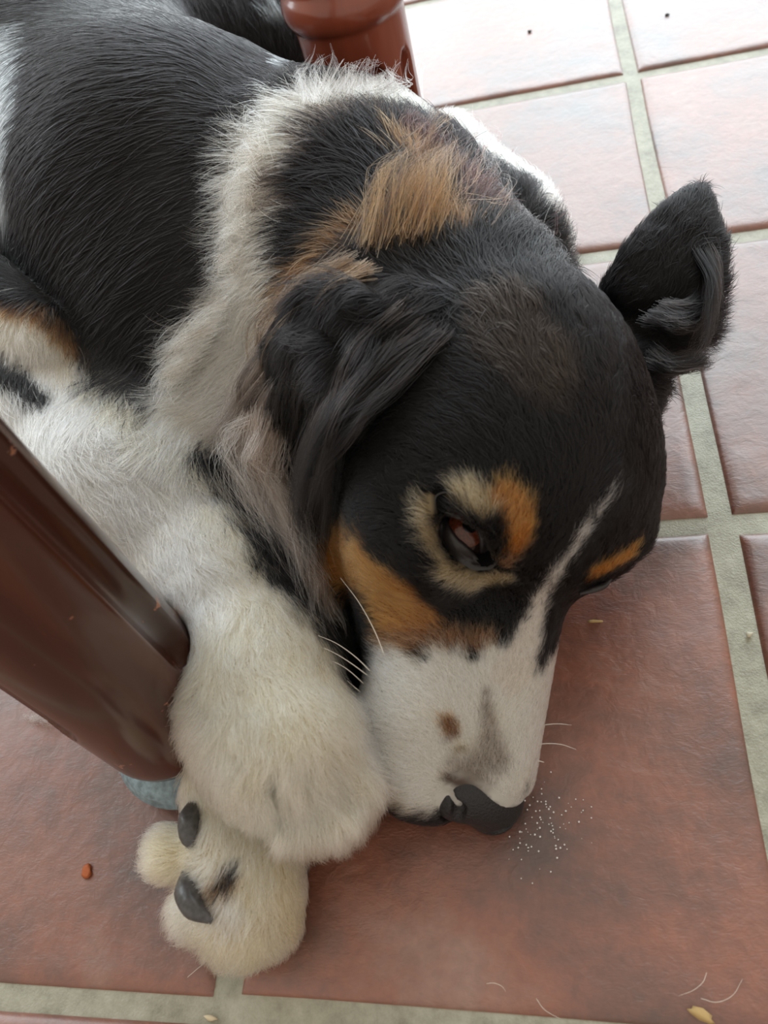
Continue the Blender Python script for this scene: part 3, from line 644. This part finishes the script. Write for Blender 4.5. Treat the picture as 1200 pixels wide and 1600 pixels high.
# ------------------------------------------------------------------ long locks: fringe of the ears, wisps over the ruff
class Locks:
    def __init__(s, seed): s.P = []; s.R = []; s.C = []; s.r = np.random.default_rng(seed)
    def lock(s, G, n, spread, col, rad=.00014, tip=.65, wave=.0012, K=12):
        r = s.r; G = np.array(G, float)
        # smooth resample
        t = np.linspace(0, len(G) - 1, K); Gp = np.vstack([2 * G[0] - G[1], G, 2 * G[-1] - G[-2]]); i = np.clip(t.astype(int), 0, len(G) - 2); u = (t - i)[:, None]
        a, b, c, d = Gp[i], Gp[i + 1], Gp[i + 2], Gp[i + 3]
        cv = .5 * (2 * b + (c - a) * u + (2 * a - 5 * b + 4 * c - d) * u ** 2 + (3 * b - a - 3 * c + d) * u ** 3)
        S = np.linspace(0, 1, K); ph = r.uniform(0, 6.28, 3); amp = wave * S
        wv = np.stack([np.sin(S * r.uniform(5, 11) + ph[0]), np.sin(S * r.uniform(5, 11) + ph[1]), .4 * np.sin(S * 7 + ph[2])], 1) * amp[:, None]
        o = r.normal(size=(n, 3)) * spread; o2 = r.normal(size=(n, 3)) * spread * tip
        ln = r.uniform(.72, 1.0, n)
        idx = S[None, :] * ln[:, None] * (K - 1); i0 = np.clip(idx.astype(int), 0, K - 2); fr = (idx - i0)[:, :, None]
        base = cv + wv; P = base[i0] * (1 - fr) + base[i0 + 1] * fr
        pr = np.sin(np.pi * np.clip(S * .85 + .15, 0, 1))[None, :, None]
        P = P + o[:, None, :] * (1 - S)[None, :, None] + o2[:, None, :] * S[None, :, None] * pr * 1.5 + o2[:, None, :] * S[None, :, None] * .6
        P[:, :, 2] = np.maximum(P[:, :, 2], .001)
        s.P.append(P); s.R.append(rad * r.uniform(.7, 1.2, (n, 1)) * np.linspace(1, .25, K)[None, :])
        s.C.append(np.clip(np.array(col)[None] * np.exp(r.normal(size=(n, 1)) * .2), .003, .9))
    def family(s, stops, count, n, spread, cols, offs, **k):
        """stops: [((x0,y0),(x1,y1)), ...] lines swept by the locks; offs: height over the coat at each"""
        for c in range(count):
            t = s.r.random(); G = []
            for j, ((x0, y0), (x1, y1)) in enumerate(stops):
                tt = np.clip(t + s.r.normal() * .07, -.1, 1.1); G.append(on(x0 + (x1 - x0) * tt + s.r.normal() * 3, y0 + (y1 - y0) * tt + s.r.normal() * 3, offs[j] * s.r.uniform(.6, 1.3), G[-1] if G else None))
            cc = np.array(cols[s.r.integers(len(cols))]) * math.exp(s.r.normal() * .35); s.lock(G, int(n * .55 * s.r.uniform(.5, 1.4)), spread, cc, **k)
    def done(s, name, parent, label=None):
        o = add_curves(name, np.concatenate(s.P), np.concatenate(s.R), np.concatenate(s.C), parent, HAIR); o['kind'] = 'stuff'
        if label: o['label'] = label
        return o
BK = [(.006, .0055, .006), (.009, .008, .008), (.018, .014, .013)]; BR = [(.34, .25, .20), (.46, .36, .30), (.20, .14, .11), (.58, .48, .40)]; GY = [(.09, .07, .06), (.15, .11, .09), (.05, .04, .035)]
q = Locks(21)
q.family([((545, 470), (640, 500)), ((480, 560), (600, 600)), ((430, 680), (545, 720)), ((410, 800), (500, 850))], 64, 60, .0026, BK, (.008, .015, .018, .012), wave=.003)
q.family([((560, 560), (640, 560)), ((500, 660), (580, 680)), ((470, 760), (520, 800)), ((470, 870), (505, 900))], 38, 55, .0024, BK, (.008, .016, .014, .010), wave=.003)
q.family([((490, 450), (530, 520)), ((420, 560), (470, 610)), ((350, 650), (420, 700)), ((290, 700), (350, 760))], 26, 36, .0016, GY, (.014, .018, .014, .010), wave=.004)
q.family([((640, 470), (700, 540)), ((580, 520), (640, 610)), ((530, 600), (590, 690)), ((480, 700), (545, 760))], 50, 50, .0022, BK, (.003, .008, .014, .012), wave=.002)
q.family([((440, 620), (500, 640)), ((400, 710), (460, 730)), ((385, 800), (450, 820)), ((430, 900), (500, 950))], 80, 14, .0022, BR, (.022, .026, .022, .014), wave=.0055)
q.family([((400, 640), (470, 660)), ((330, 710), (420, 760)), ((340, 780), (440, 860)), ((400, 850), (490, 990))], 70, 14, .0022, BR, (.020, .020, .018, .012), wave=.0055)
q.family([((470, 780), (505, 790)), ((455, 860), (495, 870)), ((470, 930), (500, 940)), ((480, 985), (520, 1010))], 20, 30, .0014, BR + GY, (.012, .012, .010, .008), wave=.004)
q.family([((560, 420), (600, 440)), ((500, 450), (560, 480)), ((440, 500), (500, 540)), ((400, 560), (440, 620))], 16, 34, .0018, [(.17, .09, .045), (.10, .055, .03), (.05, .03, .02)], (.010, .018, .018, .012), wave=.003)
fr_ = q.done('fringe', ear_r, 'long wavy black and grey-brown fringe')
q = Locks(22)
def fl_(pts, n, col, sp=.0012, **k): q.lock([W(*p) for p in pts], n, sp, col, **k)
for k in range(16):
    a = q.r.random(); dx, dy = q.r.normal(size=2) * 5
    fl_([(1085 + dx, 330 + 60 * a, .104), (1108 + dx + 6 * a, 385 + 60 * a + dy, .100), (1108 + dx, 440 + 60 * a + dy, .094), (1090 + dx, 500 + 60 * a, .086)], 16, BK[k % 3], tip=.8, wave=.002)
for k in range(26):
    a = q.r.random(); dx, dy = q.r.normal(size=2) * 5
    fl_([(1010 + 40 * a + dx, 500 - 30 * a, .094), (1050 + 30 * a + dx, 520 - 50 * a + dy, .094), (1085 + 20 * a + dx, 510 - 60 * a + dy, .088), (1100 + 12 * a, 470 - 70 * a + dy, .086)], 30, BK[k % 3], sp=.0018, tip=.7, wave=.002)
for k in range(26):
    a = q.r.random(); dx, dy = q.r.normal(size=2) * 4
    fl_([(1020 + 12 * a + dx, 545 + 30 * a, .085), (1050 + dx, 560 + 20 * a + dy, .084), (1080 + 12 * a + dx, 555 + 15 * a + dy, .076), (1100 + 20 * a, 540 + 36 * a + dy, .070)], 26, BK[k % 3], sp=.0018, tip=.6, wave=.002)
for k in range(22):
    a = q.r.random(); dx, dy = q.r.normal(size=2) * 5
    fl_([(1075 + 20 * a, 330 + 30 * a, .104), (1106 + 8 * a + dx, 360 + 50 * a, .100), (1116 + dx, 420 + 50 * a + dy, .094), (1104 + dx, 480 + 50 * a, .084), (1086 + dx, 540 + 30 * a, .076)], 4, BK[k % 3], sp=.0016, tip=1.2, wave=.004, rad=.00011)
for k in range(14):
    a = q.r.random(); dy = q.r.normal() * 6
    fl_([(1040, 560 + 26 * a, .082), (1075, 556 + 22 * a + dy, .078), (1112, 540 + 20 * a + dy, .072), (1135 - 20 * a, 525 + 30 * a + dy, .068)], 4, BK[k % 3], sp=.0012, tip=1.3, wave=.002, rad=.0001)
q.done('fringe', ear_l)
q = Locks(23)
q.family([((430, 200), (380, 450)), ((405, 190), (355, 455)), ((385, 200), (335, 480))], 60, 14, .0016, [(.78, .70, .55), (.6, .52, .4), (.25, .2, .16)], (.006, .010, .008), wave=.003)
q.family([((370, 470), (300, 590)), ((330, 490), (275, 610)), ((290, 510), (255, 640)), ((262, 530), (235, 665))], 50, 14, .0016, [(.78, .70, .55), (.6, .52, .4), (.2, .16, .13)], (.006, .012, .010, .008), wave=.004)
q.family([((470, 180), (640, 150)), ((470, 150), (645, 130)), ((480, 128), (650, 95))], 46, 14, .0015, [(.80, .74, .62)], (.006, .010, .014), wave=.003)
q.family([((720, 230), (850, 380)), ((735, 205), (865, 355)), ((745, 170), (875, 325))], 50, 6, .0015, [(.80, .76, .66), (.80, .76, .66), (.10, .03, .03)], (.006, .012, .016), wave=.003)
q.family([((640, 250), (770, 380)), ((660, 215), (790, 335)), ((675, 185), (800, 300))], 44, 7, .0022, [(.030, .013, .012), (.012, .008, .008), (.10, .052, .028)], (.006, .014, .016), wave=.003)
q.family([((560, 400), (690, 380)), ((590, 330), (700, 320)), ((610, 270), (710, 250))], 70, 9, .0024, [(.17, .08, .030), (.11, .052, .022), (.02, .013, .011)], (.006, .016, .014), wave=.003)
q.done('ruff_wisps', body_o, 'loose wispy hairs along the white ruff')

# ------------------------------------------------------------------ eye
def sph(c, R, axis, a0, a1, name, mat, parent, nu=40, nv=24):
    ax = np.array(axis) / np.linalg.norm(axis); u = np.cross(ax, [0, 0, 1.]); u /= np.linalg.norm(u); v = np.cross(ax, u); V = []; Q = []
    for i in range(nv + 1):
        t = a0 + (a1 - a0) * i / nv
        for j in range(nu):
            p = 2 * math.pi * j / nu; V.append(c + R * (math.cos(t) * ax + math.sin(t) * (math.cos(p) * u + math.sin(p) * v)))
    for i in range(nv):
        for j in range(nu): Q.append((i * nu + j, (i + 1) * nu + j, (i + 1) * nu + (j + 1) % nu, i * nu + (j + 1) % nu))
    return mesh_obj(name, V, np.array(Q), mat, parent)
def gaze_hit(c, R, px, py):
    d = ray(px, py); d /= np.linalg.norm(d); oc = C - c; b = oc @ d; dsc = b * b - (oc @ oc - R * R)
    t = -b - math.sqrt(max(dsc, 0)); return C + d * t
LID = mat_plain('black_eyelid', (.018, .015, .015), .42, .5, bump=.3, bscale=700)
def make_eye(centre_px, depth_pt, iris_px, outer, inner, label):
    R = .0112
    d = ray(*centre_px); d /= np.linalg.norm(d); t = (depth_pt - C) @ d; c = C + d * (t + R * .80)
    e = under(sph(c, R, -d, 0, math.pi, 'eyeball', mat_plain('dark_moist_eye', (.014, .008, .007), .06, .5), None)); e['label'] = label
    g = gaze_hit(c, R, *iris_px) - c; g2 = gaze_hit(c, R, iris_px[0] + 6, iris_px[1] - 4) - c; g3 = gaze_hit(c, R, 699, 797) - c
    sph(c, R * 1.012, g, .0, .78, 'iris', mat_plain('red_brown_iris', (.08, .02, .009), .07, .5, bump=.15, bscale=900, var=.45), e)
    sph(c, R * 1.022, g2, 0.0, .30, 'pupil', mat_plain('pupil', (.004, .003, .003), .06, .5), e)
    sph(c, R * 1.006, g3, 0.0, .36, 'sclera', mat_plain('white_of_eye', (.62, .55, .50), .12, .5), e)
    n = 64
    def loop(poly):
        P = np.array(poly + poly[:1], float); s = np.r_[0, np.cumsum(np.linalg.norm(np.diff(P, axis=0), axis=1))]; tt = np.linspace(0, s[-1], n, endpoint=False)
        a = np.stack([np.interp(tt, s, P[:, 0]), np.interp(tt, s, P[:, 1])], 1)
        for _ in range(2): a = (np.roll(a, 1, 0) + 2 * a + np.roll(a, -1, 0)) / 4
        return a
    O, I = loop(outer), loop(inner)
    cen = I.mean(0); ao = O; k0 = int(np.argmin(np.linalg.norm(O - I[0], axis=1))); O = np.roll(O, -k0, 0)
    rings = []
    for f_, bulge in ((1.45, -.003), (1.2, -.0008), (1.0, .0006), (.75, .0016), (.5, .0020), (.25, .0019), (.08, .0013), (0, .0004), (-.06, -.0006), (-.1, -.003)):
        row = []
        for o_, i_ in zip(O, I):
            p = i_ + (o_ - i_) * f_; dd = ray(*p); dd /= np.linalg.norm(dd)
            s_ = gaze_hit(c, R * 1.03, *p); hb, nb = raycast(coat.bvh, *p)
            ts = (s_ - C) @ dd; tb = (hb - C) @ dd if hb is not None else ts
            w = min(1, max(0, f_)) ** 1.2; tt = min(ts * (1 - w) + min(tb, ts + .004) * w, ts) if f_ < 1.1 else min(tb, ts + .006)
            row.append(C + dd * (tt - bulge))
        rings.append(row)
    V = np.array(rings).reshape(-1, 3); Q = [(a * n + j, a * n + (j + 1) % n, (a + 1) * n + (j + 1) % n, (a + 1) * n + j) for a in range(len(rings) - 1) for j in range(n)]
    l = under(mesh_obj('eyelid', V, np.array(Q), LID)); return e, l
OUT = [(680, 774), (700, 768), (716, 784), (742, 803), (766, 824), (783, 848), (781, 874), (764, 890), (737, 889), (710, 870), (690, 840), (680, 804)]
INN = [(694, 788), (704, 788), (720, 798), (736, 810), (746, 826), (751, 848), (754, 874), (743, 866), (729, 852), (714, 840), (702, 822), (696, 804)]
make_eye((727, 832), H(3.35, -.45, .95), (729, 824), OUT, INN, 'half-open red-brown eye')

# ------------------------------------------------------------------ nose
nf = Field()
def NL(x, y, z): return NO + NR @ (np.array([x, y, z], float) * HS)
nf.add(ell_sdf(NL(0, 0, .15), np.array((1.85, 1.3, 1.2)) * HS, NR), .004)             # leather pad, wings, nostrils, groove
for sg in (1, -1): nf.add(ell_sdf(NL(sg * .9, .45, -.15), np.array((1.0, .95, .95)) * HS, NR), .0035)
nf.add(ell_sdf(NL(0, .3, -.9), np.array((1.2, .9, .9)) * HS, NR), .005)
for sg in (1, -1):
    nf.add(cone_sdf(NL(sg * .8, 1.8, .1), NL(sg * 1.25, .9, .55), .30 * HS, .24 * HS), .0018, '-')
    nf.add(cone_sdf(NL(sg * 1.25, .9, .55), NL(sg * 2.0, .1, .2), .15 * HS, .09 * HS), .0014, '-')
nf.add(cone_sdf(NL(0, 1.75, .5), NL(0, 1.2, -1.5), .13 * HS, .12 * HS), .002, '-')
cn = H(0, 9.6, -2.4); nf.build(cn - .034, cn + .034, .0008, floor=.0012); NV, NQ = nf.mesh()
under(mesh_obj('nose', NV, NQ, mat_plain('dark_nose_leather', (.012, .0115, .013), .42, .5, bump=.7, bscale=1100, var=.3)))

# ------------------------------------------------------------------ claws and whiskers
def tube(name, pts, rads, mat, seg=12, flat=1.0):
    P = [np.array(p) for p in pts]; G = np.array(P); K = 14; t = np.linspace(0, len(G) - 1, K); Gp = np.vstack([2 * G[0] - G[1], G, 2 * G[-1] - G[-2]]); i = np.clip(t.astype(int), 0, len(G) - 2); u = (t - i)[:, None]
    a, b, c, d = Gp[i], Gp[i + 1], Gp[i + 2], Gp[i + 3]; cv = .5 * (2 * b + (c - a) * u + (2 * a - 5 * b + 4 * c - d) * u ** 2 + (3 * b - a - 3 * c + d) * u ** 3)
    R = np.interp(t, np.arange(len(rads)), rads); V = []
    for k in range(K):
        tg = cv[min(k + 1, K - 1)] - cv[max(k - 1, 0)]; tg /= np.linalg.norm(tg); s = np.cross(tg, [0, 0, 1.]); s /= np.linalg.norm(s) + 1e-9; w = np.cross(s, tg)
        for j in range(seg): A = 2 * math.pi * j / seg; V.append(cv[k] + R[k] * (math.cos(A) * s + flat * math.sin(A) * w))
    Q = [(k * seg + j, k * seg + (j + 1) % seg, (k + 1) * seg + (j + 1) % seg, (k + 1) * seg + j) for k in range(K - 1) for j in range(seg)]
    Q = [tuple(q_) for q_ in Q] + [tuple(range(seg))[::-1], tuple((K - 1) * seg + j for j in range(seg))]
    return under(mesh_obj(name, V, Q, mat))
CLAW = mat_plain('dark_horn', (.075, .072, .072), .32, .5, bump=.25, bscale=400, var=.35)
tube('claw', [W(308, 1252, .040), W(296, 1278, .046), W(297, 1308, .046), W(318, 1334, .040)], [.0034, .0052, .0046, .0012], CLAW, flat=.8)
tube('claw', [W(293, 1366, .038), W(291, 1394, .044), W(304, 1420, .046), W(332, 1440, .044)], [.0034, .0055, .0048, .0012], CLAW, flat=.8)
lid2 = tube('eyelid', [on(902, 921, .002), on(920, 913, .003), on(936, 907, .003), on(950, 899, .002)], [.0008, .0016, .0016, .0007], LID, flat=.7); lid2['label'] = 'closed eyelid on the floor side'
WH = mat_plain('white_whisker', (.80, .76, .70), .35, .5)
for pts in ([(603, 1030), (585, 985), (560, 940), (532, 903)], [(582, 1052), (555, 1026), (525, 1005), (497, 993)], [(578, 1058), (548, 1036), (522, 1020), (499, 1010)],
            [(572, 1072), (548, 1050), (528, 1037), (508, 1030)], [(568, 1085), (547, 1068), (530, 1052), (515, 1046)]):
    z0 = on(*pts[0])[2]
    tube('whisker', [W(x, y, z0 + dz) for (x, y), dz in zip(pts, (.0, .010, .017, .021))], [.0003, .00024, .00016, .00007], WH, seg=6)
for pts in ([(832, 1118, .028), (846, 1104, .030), (853, 1085, .032), (853, 1068, .034)], [(830, 1140, .026), (850, 1133, .030), (872, 1131, .032), (893, 1133, .030)], [(828, 1166, .024), (850, 1162, .028), (876, 1163, .030), (900, 1171, .028)], [(824, 1192, .022), (840, 1189, .024), (850, 1191, .024)],
            [(585, 1195, .020), (592, 1215, .020), (600, 1240, .018), (612, 1252, .014)]):
    tube('whisker', [W(*p) for p in pts], [.00024, .0002, .00014, .00006][:len(pts)], WH, seg=6)
# ------------------------------------------------------------------ crumbs, fluff, hairs and drops on the tiles
def blob(name, px, py, size, mat, seed, z=0.0004, stretch=(1, 1, 1), rot=0.0, sub=2):
    bm = bmesh.new(); bmesh.ops.create_icosphere(bm, subdivisions=sub, radius=1.0); r = random.Random(seed); ph = [r.uniform(0, 6.28) for _ in range(6)]
    for v in bm.verts:
        k = 1 + .22 * math.sin(v.co.x * 3 + ph[0]) + .18 * math.sin(v.co.y * 4 + ph[1]) + .12 * math.sin(v.co.z * 5 + ph[2]); v.co *= k
        v.co.x *= stretch[0]; v.co.y *= stretch[1]; v.co.z *= stretch[2]
    me = bpy.data.meshes.new(name); bm.to_mesh(me); bm.free(); me.materials.append(mat)
    for p in me.polygons: p.use_smooth = True
    o = bpy.data.objects.new(name, me); COL.objects.link(o); w = W(px, py, 0); o.location = (w[0], w[1], z + size * stretch[2] * .8); o.scale = (size,) * 3; o.rotation_euler[2] = rot; return o
STRAW = mat_plain('straw_yellow', (.62, .42, .18), .7, .3, bump=.5, bscale=900, var=.25)
tag(blob('crumb', 1095, 1586, .0017, STRAW, 3, stretch=(3.3, 1, .7), rot=-.42), 'pale straw-coloured crumb near the lower right corner', 'crumb')
tag(blob('crumb', 931, 972, .0009, STRAW, 5, stretch=(4.6, .8, .6), rot=-.05), 'thin straw-coloured crumb on the tile beside the tan brow', 'crumb')
tag(blob('crumb', 327, 1590, .0012, mat_plain('pale_crumb', (.7, .6, .42), .7, .3), 7, z=-.0024, stretch=(3.2, 1, .7), rot=-.1), 'small pale crumb in the grout joint at the bottom', 'crumb')
tag(blob('stone_grain', 1172, 989, .0014, mat_plain('pale_grit', (.62, .58, .45), .6, .4, var=.2), 9, z=-.0024, stretch=(1.3, 1, 1), rot=.5), 'pale grit grain lying on the right-hand grout line', 'grit')
SPECK = mat_plain('dark_speck', (.03, .025, .022), .7, .2)
tag(blob('dirt_speck', 828, 50, .0021, SPECK, 11, stretch=(1.2, .9, .3), rot=.5), 'dark dirt speck on the pale tile right of the turned leg', 'dirt')
tag(blob('dirt_speck', 1043, 24, .0019, SPECK, 12, stretch=(1.3, .8, .3)), 'dark dirt speck on the tile at the top right edge', 'dirt')
tag(blob('clay_flake', 135, 1362, .0030, mat_plain('orange_clay', (.45, .12, .04), .6, .3, var=.2), 14, stretch=(1.1, 1, .10), rot=.3), 'small orange flake on the tile at lower left', 'flake')
fq = Locks(31)
for k in range(14):
    x, y = 38 + k * 5.5 + fq.r.normal() * 3, 1117 + k * .8 + fq.r.normal() * 3
    a = fq.r.uniform(-.5, .5); L_ = fq.r.uniform(12, 30)
    fq.lock([W(x, y, .002), W(x + L_ * .5, y + a * 14, .005), W(x + L_, y + a * 22 + 6, .002)], 26, .0011, (.8, .8, .78), rad=.00006, tip=1.2, wave=.002)
fz = fq.done('fluff', None); tag(fz, 'small white tuft of shed fluff on the tile under the dark leg', 'fluff', kind='thing')
HM = mat_plain('shed_white_hair', (.78, .72, .62), .4, .5)
for n_, (pts, lab) in enumerate((([(1104, 1520), (1098, 1535), (1082, 1548), (1060, 1556)], 'curved shed hair on the tile right of centre bottom'), ([(838, 1560), (848, 1575), (860, 1584), (876, 1592)], 'short shed hair near the bottom grout line'),
        ([(760, 1537), (772, 1536), (784, 1541), (790, 1549)], 'faint curved shed hair below the dog nose'), ([(293, 1527), (308, 1514), (322, 1503), (340, 1492)], 'white shed hairs under the folded paw'),
        ([(1095, 1560), (1120, 1566), (1145, 1555), (1160, 1530)], 'long fine shed hair beside the straw crumb'))):
    V_ = []; o = tube('shed_hair', [W(x, y, .0022 if 0 < i < 3 else .0012) for i, (x, y) in enumerate(pts)], [.00010, .00010, .00008, .00005], HM, seg=6); o.parent = None; o.matrix_parent_inverse = Matrix.Identity(4)
    tag(o, lab, 'hair')
bm = bmesh.new(); r_ = random.Random(5)
for k in range(110):
    x = r_.gauss(838, 34); y = r_.gauss(1285, 34)
    if x < 812 and y < 1300: continue
    w = W(x, y, 0); s = r_.uniform(.0002, .00055)
    mt = Matrix.Translation((w[0], w[1], .0006)) @ Matrix.Diagonal((s, s, s * .7, 1)); bmesh.ops.create_icosphere(bm, subdivisions=1, radius=1, matrix=mt)
me = bpy.data.meshes.new('moisture_drops'); bm.to_mesh(me); bm.free(); me.materials.append(mat_plain('water_drops', (.75, .72, .70), .04, .8, coat=1)); mo = bpy.data.objects.new('moisture_drops', me); COL.objects.link(mo)
for p in me.polygons: p.use_smooth = True
tag(mo, 'fine beads of breath moisture on the tile by the nose', 'moisture', kind='stuff')
